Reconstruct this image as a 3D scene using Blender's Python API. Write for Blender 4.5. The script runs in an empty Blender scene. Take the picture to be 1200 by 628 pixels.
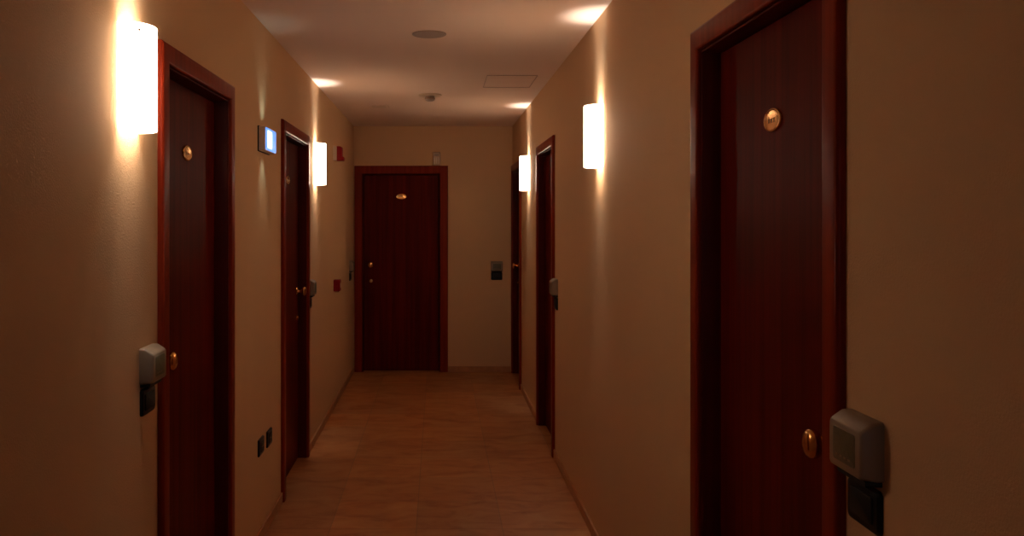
import bpy, bmesh, math, random
from mathutils import Vector, Matrix
random.seed(7)
sc = bpy.context.scene
COL = sc.collection
PI = math.pi

# ------------------------------------------------------------------ dimensions (metres)
XL, XR = -0.895, 0.795          # wall faces
YF, YB = -4.0, 9.25             # wall behind the camera, far wall
H = 2.611                       # ceiling
WT = 0.25                       # wall thickness
DOOR_TOP = 2.188

# ------------------------------------------------------------------ materials
def new_mat(name):
    m = bpy.data.materials.new(name); m.use_nodes = True
    nt = m.node_tree
    return m, nt, nt.nodes['Principled BSDF']

def simple(name, col, rough=0.5, metal=0.0, spec=0.5, noise=0.0, nscale=40.0):
    m, nt, b = new_mat(name)
    b.inputs['Roughness'].default_value = rough
    b.inputs['Metallic'].default_value = metal
    b.inputs['Specular IOR Level'].default_value = spec
    tc = nt.nodes.new('ShaderNodeTexCoord')
    n = nt.nodes.new('ShaderNodeTexNoise'); n.inputs['Scale'].default_value = nscale
    nt.links.new(tc.outputs['Object'], n.inputs['Vector'])
    r = nt.nodes.new('ShaderNodeValToRGB')
    k = noise
    r.color_ramp.elements[0].color = (col[0]*(1-k), col[1]*(1-k), col[2]*(1-k), 1)
    r.color_ramp.elements[1].color = (min(1, col[0]*(1+k)), min(1, col[1]*(1+k)), min(1, col[2]*(1+k)), 1)
    r.color_ramp.elements[0].position = .3; r.color_ramp.elements[1].position = .7
    nt.links.new(n.outputs['Fac'], r.inputs['Fac'])
    nt.links.new(r.outputs['Color'], b.inputs['Base Color'])
    return m

def plaster(name, col, bump, scale):
    m, nt, b = new_mat(name)
    b.inputs['Roughness'].default_value = .85
    b.inputs['Specular IOR Level'].default_value = .2
    tc = nt.nodes.new('ShaderNodeTexCoord')
    n = nt.nodes.new('ShaderNodeTexNoise'); n.inputs['Scale'].default_value = scale
    n.inputs['Detail'].default_value = 3
    nt.links.new(tc.outputs['Object'], n.inputs['Vector'])
    bp = nt.nodes.new('ShaderNodeBump'); bp.inputs['Strength'].default_value = bump
    bp.inputs['Distance'].default_value = .004
    nt.links.new(n.outputs['Fac'], bp.inputs['Height'])
    nt.links.new(bp.outputs['Normal'], b.inputs['Normal'])
    n2 = nt.nodes.new('ShaderNodeTexNoise'); n2.inputs['Scale'].default_value = 3
    nt.links.new(tc.outputs['Object'], n2.inputs['Vector'])
    r = nt.nodes.new('ShaderNodeValToRGB')
    r.color_ramp.elements[0].color = (col[0]*.97, col[1]*.97, col[2]*.96, 1)
    r.color_ramp.elements[1].color = (col[0], col[1], col[2], 1)
    nt.links.new(n2.outputs['Fac'], r.inputs['Fac'])
    nt.links.new(r.outputs['Color'], b.inputs['Base Color'])
    return m

def wood(name, dark, light, rough, axis='z'):
    m, nt, b = new_mat(name)
    b.inputs['Roughness'].default_value = rough
    b.inputs['Specular IOR Level'].default_value = .055
    tc = nt.nodes.new('ShaderNodeTexCoord')
    mp = nt.nodes.new('ShaderNodeMapping')
    mp.inputs['Scale'].default_value = {'z': (26, 26, .8), 'x': (.8, 26, 26)}[axis]
    nt.links.new(tc.outputs['Object'], mp.inputs['Vector'])
    n = nt.nodes.new('ShaderNodeTexNoise'); n.inputs['Scale'].default_value = 1.0
    n.inputs['Detail'].default_value = 5; n.inputs['Roughness'].default_value = .6
    nt.links.new(mp.outputs['Vector'], n.inputs['Vector'])
    r = nt.nodes.new('ShaderNodeValToRGB')
    r.color_ramp.elements[0].position = .3; r.color_ramp.elements[1].position = .72
    r.color_ramp.elements[0].color = (*dark, 1); r.color_ramp.elements[1].color = (*light, 1)
    nt.links.new(n.outputs['Fac'], r.inputs['Fac'])
    nt.links.new(r.outputs['Color'], b.inputs['Base Color'])
    bp = nt.nodes.new('ShaderNodeBump'); bp.inputs['Strength'].default_value = .06
    bp.inputs['Distance'].default_value = .002
    nt.links.new(n.outputs['Fac'], bp.inputs['Height'])
    nt.links.new(bp.outputs['Normal'], b.inputs['Normal'])
    return m

def tile(name):
    m, nt, b = new_mat(name)
    b.inputs['Roughness'].default_value = .42
    b.inputs['Specular IOR Level'].default_value = .35
    tc = nt.nodes.new('ShaderNodeTexCoord')
    mp = nt.nodes.new('ShaderNodeMapping')
    mp.inputs['Location'].default_value = (.112 + .45*4, -4.99 + .45*20, 0)
    nt.links.new(tc.outputs['Object'], mp.inputs['Vector'])
    br = nt.nodes.new('ShaderNodeTexBrick')
    br.offset = 0; br.squash = 1
    br.inputs['Scale'].default_value = 1
    br.inputs['Brick Width'].default_value = .45; br.inputs['Row Height'].default_value = .45
    br.inputs['Mortar Size'].default_value = .003; br.inputs['Mortar Smooth'].default_value = .3
    br.inputs['Color1'].default_value = (.52, .218, .074, 1)
    br.inputs['Color2'].default_value = (.41, .18, .070, 1)
    br.inputs['Mortar'].default_value = (.33, .165, .075, 1)
    nt.links.new(mp.outputs['Vector'], br.inputs['Vector'])
    # cloudy marbling, drawn out across the corridor
    mp2 = nt.nodes.new('ShaderNodeMapping'); mp2.inputs['Scale'].default_value = (2.6, 5.5, 1)
    nt.links.new(tc.outputs['Object'], mp2.inputs['Vector'])
    n = nt.nodes.new('ShaderNodeTexNoise'); n.inputs['Scale'].default_value = 1.3
    n.inputs['Detail'].default_value = 6; n.inputs['Roughness'].default_value = .62
    n.inputs['Distortion'].default_value = .8
    nt.links.new(mp2.outputs['Vector'], n.inputs['Vector'])
    r = nt.nodes.new('ShaderNodeValToRGB')
    r.color_ramp.elements[0].position = .3; r.color_ramp.elements[0].color = (.66, .50, .38, 1)
    e = r.color_ramp.elements.new(.5); e.color = (.96, .95, .95, 1)
    r.color_ramp.elements[-1].position = .74; r.color_ramp.elements[-1].color = (1.12, 1.35, 1.6, 1)
    nt.links.new(n.outputs['Fac'], r.inputs['Fac'])
    mx = nt.nodes.new('ShaderNodeMix'); mx.data_type = 'RGBA'; mx.blend_type = 'MULTIPLY'
    mx.inputs['Factor'].default_value = 1.0
    nt.links.new(br.outputs['Color'], mx.inputs[6]); nt.links.new(r.outputs['Color'], mx.inputs[7])
    nt.links.new(mx.outputs[2], b.inputs['Base Color'])
    bp = nt.nodes.new('ShaderNodeBump'); bp.inputs['Strength'].default_value = .35
    bp.inputs['Distance'].default_value = .002; bp.invert = True
    nt.links.new(br.outputs['Fac'], bp.inputs['Height'])
    nt.links.new(bp.outputs['Normal'], b.inputs['Normal'])
    return m

def emit(name, col, strength, base=None):
    m, nt, b = new_mat(name)
    b.inputs['Base Color'].default_value = (*(base or col), 1)
    b.inputs['Emission Color'].default_value = (*col, 1)
    b.inputs['Emission Strength'].default_value = strength
    b.inputs['Roughness'].default_value = .4
    return m

SHADE_E = 2.45
def opal(name):
    """opal glass of a lamp that is switched on: it scatters the bulb's light and glows evenly"""
    m = bpy.data.materials.new(name); m.use_nodes = True
    nt = m.node_tree; nt.nodes.clear()
    out = nt.nodes.new('ShaderNodeOutputMaterial')
    tr = nt.nodes.new('ShaderNodeBsdfTranslucent'); tr.inputs['Color'].default_value = (.8, .74, .66, 1)
    df = nt.nodes.new('ShaderNodeBsdfDiffuse'); df.inputs['Color'].default_value = (.8, .76, .7, 1)
    mx = nt.nodes.new('ShaderNodeMixShader'); mx.inputs['Fac'].default_value = .5
    em = nt.nodes.new('ShaderNodeEmission'); em.inputs['Color'].default_value = (1, .78, .60, 1)
    em.inputs['Strength'].default_value = SHADE_E
    ad = nt.nodes.new('ShaderNodeAddShader')
    nt.links.new(tr.outputs[0], mx.inputs[1]); nt.links.new(df.outputs[0], mx.inputs[2])
    nt.links.new(mx.outputs[0], ad.inputs[0]); nt.links.new(em.outputs[0], ad.inputs[1])
    nt.links.new(ad.outputs[0], out.inputs['Surface'])
    return m

M = dict(
    wall=plaster('cream_wall_plaster', (.63, .415, .235), .32, 190),
    ceil=plaster('ceiling_paint', (.78, .615, .505), .05, 90),
    floor=tile('terracotta_floor_tiles'),
    skirt=simple('skirting_tile', (.42, .20, .085), .5, noise=.12, nscale=14),
    leaf=wood('mahogany_leaf', (.062, .0035, .0018), (.140, .009, .004), .45),
    casing=wood('mahogany_casing', (.15, .014, .005), (.25, .030, .009), .30),
    lining=wood('mahogany_lining', (.06, .005, .003), (.10, .009, .004), .35),
    brass=simple('brass', (.80, .42, .14), .22, 1.0, noise=.06),
    engraved=simple('engraved_brass', (.30, .15, .06), .5, .6),
    shade=opal('opal_glass'),
    white=simple('white_plastic', (.72, .66, .58), .45, noise=.02),
    grey=simple('grey_plastic', (.26, .19, .125), .45, noise=.03),
    screen=simple('dark_display', (.10, .095, .055), .35, noise=.15, nscale=90),
    black=simple('black_plastic', (.006, .007, .007), .4, spec=.25),
    blackm=simple('black_socket', (.013, .012, .010), .5, spec=.25),
    red=simple('red_plastic', (.27, .003, .006), .5, spec=.15),
    grille=simple('grey_grille', (.36, .27, .22), .6),
    sensor=simple('beige_plastic', (.62, .46, .32), .45),
    steel=simple('satin_steel', (.5, .45, .4), .3, 1.0),
    gap=simple('dark_gap', (.45, .32, .25), .8),
    sign_blue=emit('blue_lit_diffuser', (.13, .34, 1.0), .38),
    sign_white=emit('white_lit_diffuser', (.72, .90, 1.0), .7),
)

# ------------------------------------------------------------------ helpers
def link(o, parent=None):
    COL.objects.link(o)
    if parent: o.parent = parent
    return o

def build(name, bm, mat, parent=None, smooth=False, loc=None):
    bmesh.ops.recalc_face_normals(bm, faces=bm.faces)
    me = bpy.data.meshes.new(name); bm.to_mesh(me); bm.free()
    me.materials.append(mat)
    if smooth:
        for p in me.polygons: p.use_smooth = True
        me.set_sharp_from_angle(angle=math.radians(38))
    o = link(bpy.data.objects.new(name, me), parent)
    if loc: o.location = loc
    return o

def tag(o, label=None, cat=None, group=None, kind=None):
    if label: o['label'] = label
    if cat: o['category'] = cat
    if group: o['group'] = group
    if kind: o['kind'] = kind
    return o

def empty(name, loc, rz=0):
    o = bpy.data.objects.new(name, None); COL.objects.link(o)
    o.location = loc; o.rotation_euler = (0, 0, rz); o.empty_display_size = .1
    return o

def box(bm, x0, x1, y0, y1, z0, z1, bev=0, seg=2):
    b2 = bmesh.new()
    bmesh.ops.create_cube(b2, size=1)
    for v in b2.verts:
        v.co = ((x0+x1)/2 + v.co.x*(x1-x0), (y0+y1)/2 + v.co.y*(y1-y0), (z0+z1)/2 + v.co.z*(z1-z0))
    if bev:
        bmesh.ops.bevel(b2, geom=list(b2.edges), offset=bev, segments=seg, profile=.5, affect='EDGES')
    merge(bm, b2)

def merge(bm, b2, mat=None):
    if mat: bmesh.ops.transform(b2, matrix=mat, verts=b2.verts)
    me = bpy.data.meshes.new('tmp'); b2.to_mesh(me); b2.free()
    bm.from_mesh(me); bpy.data.meshes.remove(me)

def lathe(bm, prof, cx, cz, n=40, sx=1, sz=1, y0=0):
    """profile of (radius, distance out of the wall) turned about the local -Y axis"""
    rings = []
    for r, d in prof:
        if r < 1e-6:
            rings.append([bm.verts.new((cx, y0-d, cz))])
        else:
            rings.append([bm.verts.new((cx + sx*r*math.cos(2*PI*i/n), y0-d, cz + sz*r*math.sin(2*PI*i/n))) for i in range(n)])
    for a, b in zip(rings, rings[1:]):
        if len(a) == 1 and len(b) == 1: continue
        for i in range(n):
            j = (i+1) % n
            if len(a) == 1: bm.faces.new((a[0], b[i], b[j]))
            elif len(b) == 1: bm.faces.new((a[i], a[j], b[0]))
            else: bm.faces.new((a[i], a[j], b[j], b[i]))

def rrect(w, h, r, n=6):
    pts = []
    for cx, cz, a0 in ((w/2-r, h/2-r, 0), (-w/2+r, h/2-r, 90), (-w/2+r, -h/2+r, 180), (w/2-r, -h/2+r, 270)):
        for i in range(n+1):
            a = math.radians(a0 + 90*i/n)
            pts.append((cx + r*math.cos(a), cz + r*math.sin(a)))
    return pts

def loft(bm, secs, cx=0, cz=0):
    """secs: (distance out, width, height, radius, dx, dz) rounded rectangles joined and capped"""
    rings = []
    for s in secs:
        d, w, h, r = s[:4]; dx, dz = (s[4], s[5]) if len(s) > 4 else (0, 0)
        rings.append([bm.verts.new((cx+dx+x, -d, cz+dz+z)) for x, z in rrect(w, h, r)])
    n = len(rings[0])
    for a, b in zip(rings, rings[1:]):
        for i in range(n): bm.faces.new((a[i], a[(i+1) % n], b[(i+1) % n], b[i]))
    bm.faces.new(rings[0]); bm.faces.new(rings[-1])

def sweep_u(bm, prof, W, top):
    """closed profile (u inward from the outer edge, v out of the wall) run up, across and down a doorway, mitred"""
    rings = []
    for u, v in prof:
        rings.append([bm.verts.new(p) for p in ((-W+u, -v, 0), (-W+u, -v, top-u), (W-u, -v, top-u), (W-u, -v, 0))])
    n = len(rings)
    for k in range(n):
        a, b = rings[k], rings[(k+1) % n]
        for i in range(3): bm.faces.new((a[i], a[i+1], b[i+1], b[i]))
    bm.faces.new([r[0] for r in rings]); bm.faces.new([r[3] for r in rings])

def copy_tree(o, parent=None):
    c = o.copy(); COL.objects.link(c)
    c.parent = parent
    for ch in [x for x in bpy.data.objects if x.parent == o]: copy_tree(ch, c)
    return c

RL, RR, RB = PI/2, -PI/2, 0.0        # turn of things on the left, right and far wall

# ------------------------------------------------------------------ doors: (wall, start, end) along the wall
DL = [(2.78, 3.766), (4.965, 5.975)]
DR = [(1.695, 2.68), (5.90, 6.90), (8.255, 9.235)]
DBK = [(-.885, .108)]
INS = .03                             # the masonry opening is this much narrower than the casing on each side

def wall_mesh(name, run0, run1, doors, place, label):
    bm = bmesh.new()
    cur = run0
    for a, b in sorted(doors):
        place(bm, cur, a+INS, 0, H, 0); place(bm, a+INS, b-INS, DOOR_TOP-INS, H, 0)
        place(bm, a+INS, b-INS, 0, DOOR_TOP-INS, WT-.06); cur = b-INS  # unseen slab behind the leaf, added to block world light leaking round it
    place(bm, cur, run1, 0, H, 0)
    return tag(build(name, bm, M['wall']), label, 'wall', kind='structure')

wall_mesh('wall_left', YF, YB, DL, lambda bm, a, b, z0, z1, d: box(bm, XL-WT, XL-d, a, b, z0, z1),
          'cream plaster wall with three lit fittings on the left of the corridor')
wall_mesh('wall_right', YF, YB, DR, lambda bm, a, b, z0, z1, d: box(bm, XR+d, XR+WT, a, b, z0, z1),
          'cream plaster wall with three doors on the right of the corridor')
wall_mesh('wall_back', XL-WT, XR+WT, DBK, lambda bm, a, b, z0, z1, d: box(bm, a, b, YB+d, YB+WT, z0, z1),
          'cream plaster wall closing the far end of the corridor')
bm = bmesh.new()                      # opening for an unseen window, assumed to give the near walls dull daylight
WX0, WX1, WZ0, WZ1 = -.55, .45, .95, 2.25
box(bm, XL-WT, WX0, YF-WT, YF, 0, H); box(bm, WX1, XR+WT, YF-WT, YF, 0, H)
box(bm, WX0, WX1, YF-WT, YF, 0, WZ0); box(bm, WX0, WX1, YF-WT, YF, WZ1, H)
tag(build('wall_front', bm, M['wall']), 'cream plaster wall behind the viewer', 'wall', kind='structure')
bm = bmesh.new(); box(bm, XL-WT, XR+WT, YF-WT, YB+WT, -.1, 0)
tag(build('floor', bm, M['floor']), 'terracotta tiled corridor floor', 'floor', kind='structure')
bm = bmesh.new(); box(bm, XL-WT, XR+WT, YF-WT, YB+WT, H, H+.1)
tag(build('ceiling', bm, M['ceil']), 'pale painted corridor ceiling', 'ceiling', kind='structure')

def skirting(name, run0, run1, doors, place, label):
    bm = bmesh.new(); cur = run0
    for a, b in sorted(doors):
        if a - cur > .02: place(bm, cur, a)
        cur = b
    if run1 - cur > .02: place(bm, cur, run1)
    tag(build(name, bm, M['skirt']), label, 'baseboard', kind='structure')
BH, BT = .058, .011
skirting('baseboard_left', YF, YB, DL, lambda bm, a, b: box(bm, XL, XL+BT, a, b, 0, BH, .002, 1), 'low tile skirting along the left wall')
skirting('baseboard_right', YF, YB, DR, lambda bm, a, b: box(bm, XR-BT, XR, a, b, 0, BH, .002, 1), 'low tile skirting along the right wall')
skirting('baseboard_back', XL+BT, XR-.022, DBK, lambda bm, a, b: box(bm, a, b, YB-BT, YB, 0, BH, .002, 1), 'low tile skirting under the far wall')

t = tag(empty('assumed_window_1', ((WX0+WX1)/2, YF-.12, 0)), 'assumed, unseen white framed window in the end wall behind the viewer', 'window', kind='structure')  # assumed window, out of view; added for cooler light in the foreground
bm = bmesh.new(); hw = (WX1-WX0)/2
for a, b, c, d in ((-hw, -hw+.05, WZ0, WZ1), (hw-.05, hw, WZ0, WZ1), (-hw+.05, hw-.05, WZ0, WZ0+.05), (-hw+.05, hw-.05, WZ1-.05, WZ1), (-.03, .03, WZ0+.05, WZ1-.05)):
    box(bm, a, b, -.03, .03, c, d, .003, 1)
build('frame', bm, M['white'], t)

# ------------------------------------------------------------------ door parts
CW = .068                             # casing width
def arc(cu, cv, r, a0, a1, n=6):
    return [(cu + r*math.cos(math.radians(a0+(a1-a0)*i/n)), cv + r*math.sin(math.radians(a0+(a1-a0)*i/n))) for i in range(n+1)]

def number_plate(parent, x, z, d):
    bm = bmesh.new()
    lathe(bm, [(1, 0), (1, .0035), (.96, .0062), (.86, .0070), (.80, .0058), (.78, .0056), (0, .0062)], 0, 0, 48, .056, .030)
    for v in bm.verts: v.co += Vector((x, -d, z))
    p = build('number_plate', bm, M['brass'], parent, True)
    p['label'] = 'oval brass room number plate'
    bm = bmesh.new()                   # worn, unreadable engraving
    for k in range(3):
        box(bm, x-.023+k*.017, x-.013+k*.017, -d-.0064, -d-.0055, z-.007, z+.004, .0003, 1)
    build('engraving', bm, M['engraved'], p)

def knob_set(parent, x, z, d):
    bm = bmesh.new()
    lathe(bm, [(0, 0), (.029, 0), (.029, .003), (.026, .006), (.014, .009), (.0105, .016), (.0105, .026), (.016, .031), (.025, .036),
               (.0305, .043), (.032, .050), (.030, .057), (.023, .0625), (.012, .065), (0, .0655)], x, z, 40, 1, 1, -d)
    k = build('knob', bm, M['brass'], parent, True); k['label'] = 'round brass door knob'
    bm = bmesh.new()
    lathe(bm, [(0, 0), (.020, 0), (.020, .003), (.017, .006), (.0105, .0065), (.0105, .012), (.009, .014), (0, .014)], x, z-.175, 32, 1, 1, -d)
    l = build('lock_cylinder', bm, M['brass'], parent, True); l['label'] = 'small brass lock cylinder'
    bm = bmesh.new(); box(bm, x-.0012, x+.0012, -d-.0146, -d-.0138, z-.181, z-.169)
    build('keyhole', bm, M['engraved'], l)

def make_door(name, wall, a, b, latch, label, cw=CW):
    """latch: +1 puts the knob at the b end of the run, -1 at the a end"""
    W = (b-a)/2; c = (a+b)/2
    if wall == 'L': r = empty(name, (XL, c, 0), RL); sx = latch
    elif wall == 'R': r = empty(name, (XR, c, 0), RR); sx = -latch
    else: r = empty(name, (c, YB, 0), RB); sx = latch
    tag(r, label, 'door', 'mahogany room doors of the corridor', 'structure')
    prof = [(0, 0)] + [(.0, .008)] + arc(.011, .009, .011, 180, 90) + arc(cw-.010, .010, .010, 90, 0) + [(cw, 0)]
    bm = bmesh.new(); sweep_u(bm, prof, W, DOOR_TOP)
    build('casing', bm, M['casing'], r, True)
    # lining: a small bead beside the casing, the reveal and the stop behind the leaf
    u0 = cw + .0015
    prof = [(INS+.0005, -.002), (cw-.002, -.002), (u0, .002)] + arc(u0+.0035, .003, .0035, 180, 0, 5) + [(u0+.008, -.05), (u0+.008, -.105), (INS+.0005, -.105)]
    bm = bmesh.new(); sweep_u(bm, prof, W, DOOR_TOP)
    build('lining', bm, M['lining'], r, True)
    iw, it, dl = W-u0-.0105, DOOR_TOP-u0-.0105, -.050
    bm = bmesh.new(); box(bm, -iw, iw, -dl, -dl+.044, .006, it, .002, 2)
    build('leaf', bm, M['leaf'], r)
    number_plate(r, 0, 1.862, dl)
    knob_set(r, sx*(iw-.075), 1.135, dl)
    return r

make_door('door_1', 'L', *DL[0], -1, 'mahogany door on the left wall nearest the viewer, beside the big bright sconce')
make_door('door_2', 'L', *DL[1], +1, 'mahogany door on the left wall between lit blue sign and far left sconce')
make_door('door_3', 'B', *DBK[0], -1, 'mahogany door facing the viewer in the far end wall', .084)
make_door('door_4', 'R', *DR[2], +1, 'narrow-looking mahogany door on the right wall touching the far corner')
make_door('door_5', 'R', *DR[1], -1, 'mahogany door on the right wall between the two right sconces')
make_door('door_6', 'R', *DR[0], -1, 'largest mahogany door, nearest on the right with round brass plate')

# ------------------------------------------------------------------ wall sconces
SW, SD, Z0, Z1, GAP = .088, .078, 1.868, 2.168, .002
UP_W, MID_W = 10, 1.5
def make_sconce():
    r = empty('wall_sconce', (0, 0, 0))
    bm = bmesh.new()
    n, t = 40, .004
    def ring(w, d, z): return [bm.verts.new((-w*math.cos(PI*i/n), -GAP-d*math.sin(PI*i/n), z)) for i in range(n+1)]
    oz = (Z0, Z0+.002, Z1-.002, Z1)
    outer = [ring(SW-(.0015 if k in (0, 3) else 0), SD-(.0015 if k in (0, 3) else 0), z) for k, z in enumerate(oz)]
    inner = [ring(SW-t, SD-t, z) for z in (Z0, Z1)]
    def strip(a, b):
        for i in range(n): bm.faces.new((a[i], a[i+1], b[i+1], b[i]))
    for a, b in zip(outer, outer[1:]): strip(a, b)
    strip(outer[0], inner[0]); strip(outer[3], inner[1]); strip(inner[0], inner[1])
    for e in (0, n):
        bm.faces.new([o[e] for o in outer] + [inner[1][e], inner[0][e]])
    s = build('shade', bm, M['shade'], r, True); s['label'] = 'half-round white opal glass shade, lit'
    # metal bracket behind the glass: a strap on the wall with two arms holding the shade
    bm = bmesh.new()
    box(bm, -.03, .03, -.004, 0, Z0+.05, Z1-.05, .001, 1)
    for z in (Z0+.075, Z1-.075):
        box(bm, -SW+.003, SW-.003, -.009, -.003, z-.004, z+.004, .001, 1)
    build('bracket', bm, M['steel'], r)
    bm = bmesh.new()
    a = math.radians(42)
    b2 = bmesh.new(); bmesh.ops.create_uvsphere(b2, u_segments=14, v_segments=8, radius=.0042)
    merge(bm, b2, Matrix.Translation((-SW*math.cos(a), -GAP-SD*math.sin(a), Z1-.022)))
    f = build('fixing_screw', bm, M['steel'], r, True); f['label'] = 'tiny dark fixing screw near the rim'
    def lamp(name, typ, z, watts, rx=0, size=35):
        l = bpy.data.lights.new(name, typ); l.energy = watts; l.color = (1, .92, .84)
        l.shadow_soft_size = .035
        if typ == 'SPOT': l.spot_size = math.radians(size); l.spot_blend = 1
        o = bpy.data.objects.new(name, l); COL.objects.link(o); o.parent = r
        o.location = (0, -.041, z); o.rotation_euler = (rx, 0, 0)
        return o
    lamp('upward_light', 'SPOT', Z0+.115, UP_W, PI, 46)
    lamp('downward_light', 'SPOT', Z1-.05, UP_W*.36, 0, 32)
    lamp('bulb_light', 'POINT', (Z0+Z1)/2, MID_W)
    return r
sconces = [
    ((XL, 2.515, 0), RL, 'large lit sconce left of the nearest left-hand door'),
    ((XL, 6.345, 0), RL, 'lit sconce on the left wall just past the second left door'),
    ((XR, 4.255, 0), RR, 'lit sconce on the right wall standing clear between two doors'),
    ((XR, 7.60, 0), RR, 'smallest lit sconce, on the right wall near the far corner'),
]
first = make_sconce()
for i, (loc, rz, lab) in enumerate(sconces):
    o = first if i == 0 else copy_tree(first)
    o.location = loc; o.rotation_euler = (0, 0, rz)
    tag(o, lab, 'wall lamp', 'half-round opal wall sconces')

# ------------------------------------------------------------------ key card readers and the black plates under them
def make_reader():
    r = empty('card_reader', (0, 0, 0))
    bm = bmesh.new()
    loft(bm, [(0, .126, .107, .006), (.010, .128, .108, .007), (.018, .128, .106, .007), (.037, .125, .091, .007, 0, -.005), (.041, .122, .086, .007, 0, -.006), (.043, .116, .080, .006, 0, -.006)])
    build('body', bm, M['grey'], r, True)
    bm = bmesh.new(); loft(bm, [(.040, .086, .061, .006), (.0437, .086, .061, .006), (.0442, .083, .058, .006)], 0, -.004)
    d = build('display', bm, M['screen'], r, True); d['label'] = 'dark olive display window'
    bm = bmesh.new()
    for k in range(4): box(bm, -.03+k*.016, -.022+k*.016, -.0449, -.0440, -.026, -.0225)
    build('legend_marks', bm, M['grey'], d)
    bm = bmesh.new(); loft(bm, [(0, .112, .012, .004), (.030, .108, .010, .004)], 0, -.0585)
    build('base_lip', bm, M['blackm'], r, True)
    return r
def make_plate():
    r = empty('switch_plate', (0, 0, 0))
    bm = bmesh.new(); loft(bm, [(0, .118, .080, .010), (.006, .118, .080, .010), (.010, .110, .072, .009)])
    build('frame', bm, M['black'], r, True)
    bm = bmesh.new(); loft(bm, [(.009, .082, .050, .005), (.0125, .082, .050, .005), (.0135, .079, .047, .005)])
    build('rocker', bm, M['blackm'], r, True)
    return r
readers = [   # location of the reader's middle, turn, drop of the plate, words
    ((XL, 2.672, 1.170), RL, .112, 'left of the nearest left-hand door'),
    ((XL, 6.065, 1.142), RL, .108, 'at the far edge of the second left door'),
    ((XL, 8.86, 1.148), RL, .112, 'in the far left corner beside the end door'),
    ((.626, YB, 1.122), RB, .106, 'on the far wall, right of end door'),
    ((XR, 5.815, 1.165), RR, .112, 'at the near edge of the middle right door'),
    ((XR, 1.612, 1.195), RR, .112, 'right of the largest door in the foreground'),
]
rd0, pl0 = make_reader(), make_plate()
for i, (loc, rz, drop, w) in enumerate(readers):
    o = rd0 if i == 0 else copy_tree(rd0)
    o.location = loc; o.rotation_euler = (0, 0, rz)
    tag(o, 'grey box card reader with dark window ' + w, 'card reader', 'grey card readers beside the doors')
    p = pl0 if i == 0 else copy_tree(pl0)
    p.location = (loc[0], loc[1], loc[2]-drop); p.rotation_euler = (0, 0, rz)
    tag(p, 'black wall plate under the reader ' + w, 'switch plate', 'black wall plates under the card readers')

# ------------------------------------------------------------------ power sockets low on the left wall
def make_socket():
    r = empty('power_socket', (0, 0, 0))
    bm = bmesh.new(); loft(bm, [(0, .122, .084, .008), (.006, .122, .084, .008), (.010, .114, .076, .007)])
    build('cover_plate', bm, M['black'], r, True)
    bm = bmesh.new(); loft(bm, [(.009, .068, .050, .003), (.0125, .068, .050, .003)])
    s = build('socket_insert', bm, M['blackm'], r, True)
    bm = bmesh.new()
    for k in (-1, 0, 1): lathe(bm, [(.0026, .0126), (.0026, .0130), (0, .0130)], k*.013, 0, 14)
    build('contact_holes', bm, M['gap'], s)
    return r
s0 = make_socket()
for i, (y, z, lab) in enumerate([(4.385, .472, 'nearer of two black sockets low on the left wall'),
                                 (4.60, .462, 'farther of two black sockets low on the left wall, next to second door')]):
    o = s0 if i == 0 else copy_tree(s0)
    o.location = (XL, y, z); o.rotation_euler = (0, 0, RL)
    tag(o, lab, 'socket', 'black sockets low on the left wall')

# ------------------------------------------------------------------ lit emergency sign
t = tag(empty('emergency_sign', (XL, 4.465, 2.018), RL), 'small box sign with glowing blue-white face on the left wall', 'sign')
bm = bmesh.new(); loft(bm, [(0, .285, .128, .004), (.006, .285, .128, .004)]); build('back_plate', bm, M['blackm'], t)
bm = bmesh.new(); loft(bm, [(.006, .278, .120, .004), (.036, .278, .120, .006), (.038, .274, .116, .006)]); build('housing', bm, M['white'], t, True)
bm = bmesh.new(); loft(bm, [(.036, .270, .112, .006), (.0395, .270, .112, .006), (.041, .264, .106, .006)])
df = build('diffuser', bm, M['sign_blue'], t, True); df['label'] = 'glowing pale blue sign face'
bm = bmesh.new(); loft(bm, [(.0405, .128, .092, .014, -.038, 0), (.0416, .124, .088, .014, -.038, 0)])
build('bright_panel', bm, M['sign_white'], df)
for s, w in ((1, .42), (-1, .32)):
    l = bpy.data.lights.new('sign_glow', 'SPOT'); l.energy = w; l.color = (.72, .95, .88); l.shadow_soft_size = .03
    l.spot_size = math.radians(76); l.spot_blend = 1.0
    o = bpy.data.objects.new('sign_glow', l); COL.objects.link(o); o.parent = t
    o.location = (-.03, -.060, s*.052)
    d = Vector((0, .048, s*.19)); o.rotation_euler = d.to_track_quat('-Z', 'Y').to_euler()

# ------------------------------------------------------------------ red fire devices
t = tag(empty('wall_mounted_alarm', (XL, 7.50, 2.185), RL), 'red alarm sounder high on the left wall past the far left sconce', 'alarm')
bm = bmesh.new(); loft(bm, [(0, .11, .13, .008), (.030, .105, .125, .010)]); build('back_box', bm, M['sensor'], t, True)
bm = bmesh.new(); loft(bm, [(.030, .10, .12, .010), (.060, .10, .118, .012), (.074, .085, .10, .014)]); build('horn', bm, M['red'], t, True)
bm = bmesh.new(); loft(bm, [(.030, .10, .036, .010), (.082, .098, .034, .012), (.090, .086, .024, .010)], 0, -.046); build('lens', bm, M['red'], t, True)
t = tag(empty('wall_mounted_call_point', (XL, 7.52, 1.048), RL), 'small red fire call point at hand height on the left wall', 'call point')
bm = bmesh.new(); loft(bm, [(0, .098, .098, .006), (.050, .098, .098, .008), (.056, .088, .088, .008)]); build('body', bm, M['red'], t, True)
bm = bmesh.new(); loft(bm, [(.055, .052, .04, .003), (.0575, .052, .04, .003)]); build('press_pane', bm, M['sensor'], t, True)
bm = bmesh.new(); lathe(bm, [(0, .045), (.005, .046), (.005, .010), (.003, .008)], -.036, -.052, 12); build('test_key', bm, M['engraved'], t)

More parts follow.
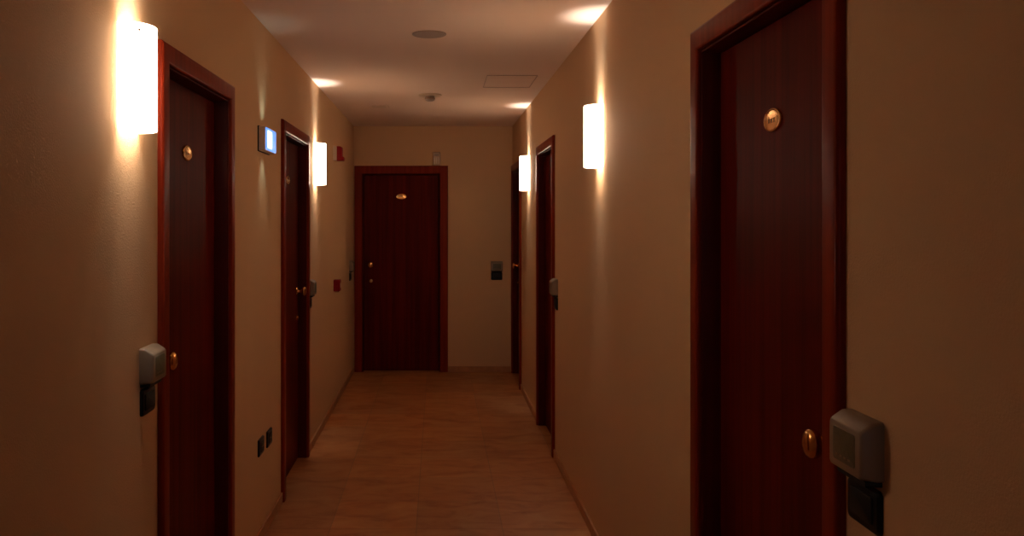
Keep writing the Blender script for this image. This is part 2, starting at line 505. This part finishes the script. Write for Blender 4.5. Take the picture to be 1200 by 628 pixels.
# ------------------------------------------------------------------ sensor above the far door
t = tag(empty('motion_sensor', (-.012, YB, 2.262), RB), 'beige box sensor on the far wall just above the end door', 'sensor')
bm = bmesh.new(); loft(bm, [(0, .084, .142, .008), (.030, .082, .140, .012), (.040, .070, .124, .014)]); build('body', bm, M['sensor'], t, True)
bm = bmesh.new(); loft(bm, [(.038, .050, .028, .010), (.045, .046, .024, .010)], 0, .038); build('lens', bm, M['grille'], t, True)
bm = bmesh.new()
for k in range(3): box(bm, -.028+k*.023, -.018+k*.023, -.047, -.037, -.055, .012, .003, 2)
build('ribs', bm, M['white'], t)

# ------------------------------------------------------------------ ceiling fittings (local z runs down from the ceiling)
def disc(bm, prof, n=56):
    lathe(bm, prof, 0, 0, n)
    bmesh.ops.rotate(bm, verts=bm.verts, cent=(0, 0, 0), matrix=Matrix.Rotation(PI/2, 3, 'X'))
t = tag(empty('ceiling_speaker', (-.046, 4.68, H)), 'round flat grey grille flush in the ceiling, nearest the viewer', 'speaker')
bm = bmesh.new(); disc(bm, [(0, 0), (.092, 0), (.092, .003), (.086, .006), (.080, .006), (.078, .004), (0, .004)]); build('rim', bm, M['grille'], t, True)
bm = bmesh.new(); disc(bm, [(.079, .003), (.078, .0055), (.05, .0075), (0, .0085)]); build('grille', bm, M['grille'], t, True)
t = tag(empty('smoke_detector', (-.062, 6.95, H)), 'round smoke detector hanging from the ceiling near the far end', 'smoke detector')
bm = bmesh.new(); disc(bm, [(0, 0), (.092, 0), (.092, .006), (.085, .010), (.04, .012), (0, .012)]); build('base', bm, M['sensor'], t, True)
bm = bmesh.new(); disc(bm, [(.036, .011), (.038, .024), (.040, .026), (.040, .036), (.034, .046), (.02, .052), (0, .053)]); build('head', bm, M['grille'], t, True)
bm = bmesh.new(); disc(bm, [(.0405, .028), (.0412, .030), (.0412, .032), (.0405, .034)]); build('vent_ring', bm, M['engraved'], t, True)
t = tag(empty('access_panel', (.515, 6.275, H)), 'square access panel outlined by thin lines in the ceiling', 'access panel')
def flat(bm, w, l, d0, d1, r=.004):
    loft(bm, [(d0, w, l, r), (d1, w-.002, l-.002, r)])
    bmesh.ops.rotate(bm, verts=bm.verts, cent=(0, 0, 0), matrix=Matrix.Rotation(PI/2, 3, 'X'))
bm = bmesh.new()
for a, b, c_, d_ in ((-.175, -.172, -.27, .27), (.172, .175, -.27, .27), (-.172, .172, -.27, -.267), (-.172, .172, .267, .27)):
    box(bm, a, b, c_, d_, -.0045, 0)
build('frame', bm, M['gap'], t)
bm = bmesh.new(); flat(bm, .344, .534, 0, .0015); build('panel', bm, M['ceil'], t)
t = tag(empty('ceiling_vent', (-.515, 7.64, H)), 'faint flat square vent cover in the ceiling at far left', 'vent')
bm = bmesh.new(); flat(bm, .17, .20, 0, .006); build('cover', bm, M['ceil'], t)
bm = bmesh.new(); flat(bm, .12, .15, .002, .008); build('inner_plate', bm, M['sensor'], t)

# ------------------------------------------------------------------ camera, world, colour
cam = bpy.data.cameras.new('camera'); co = bpy.data.objects.new('camera', cam); COL.objects.link(co)
co.location = (0, 0, 1.61); co.rotation_euler = (PI/2, 0, 0)
cam.sensor_width = 36; cam.lens = 36*1020/1200
cam.shift_x = 87/1200; cam.shift_y = -56/1200
cam.clip_start = .05
sc.camera = co
w = bpy.data.worlds.new('world'); sc.world = w; w.use_nodes = True
w.node_tree.nodes['Background'].inputs['Color'].default_value = (.76, .86, 1, 1)
w.node_tree.nodes['Background'].inputs['Strength'].default_value = .5
sc.view_settings.view_transform = 'Standard'; sc.view_settings.look = 'None'
sc.view_settings.gamma = 1; sc.view_settings.use_curve_mapping = False
sc.view_settings.exposure = 1.65
c = sc.cycles
c.use_denoising = True; c.max_bounces = 14; c.diffuse_bounces = 10; c.glossy_bounces = 4
c.transmission_bounces = 8; c.caustics_reflective = False; c.caustics_refractive = False
c.sample_clamp_indirect = 4
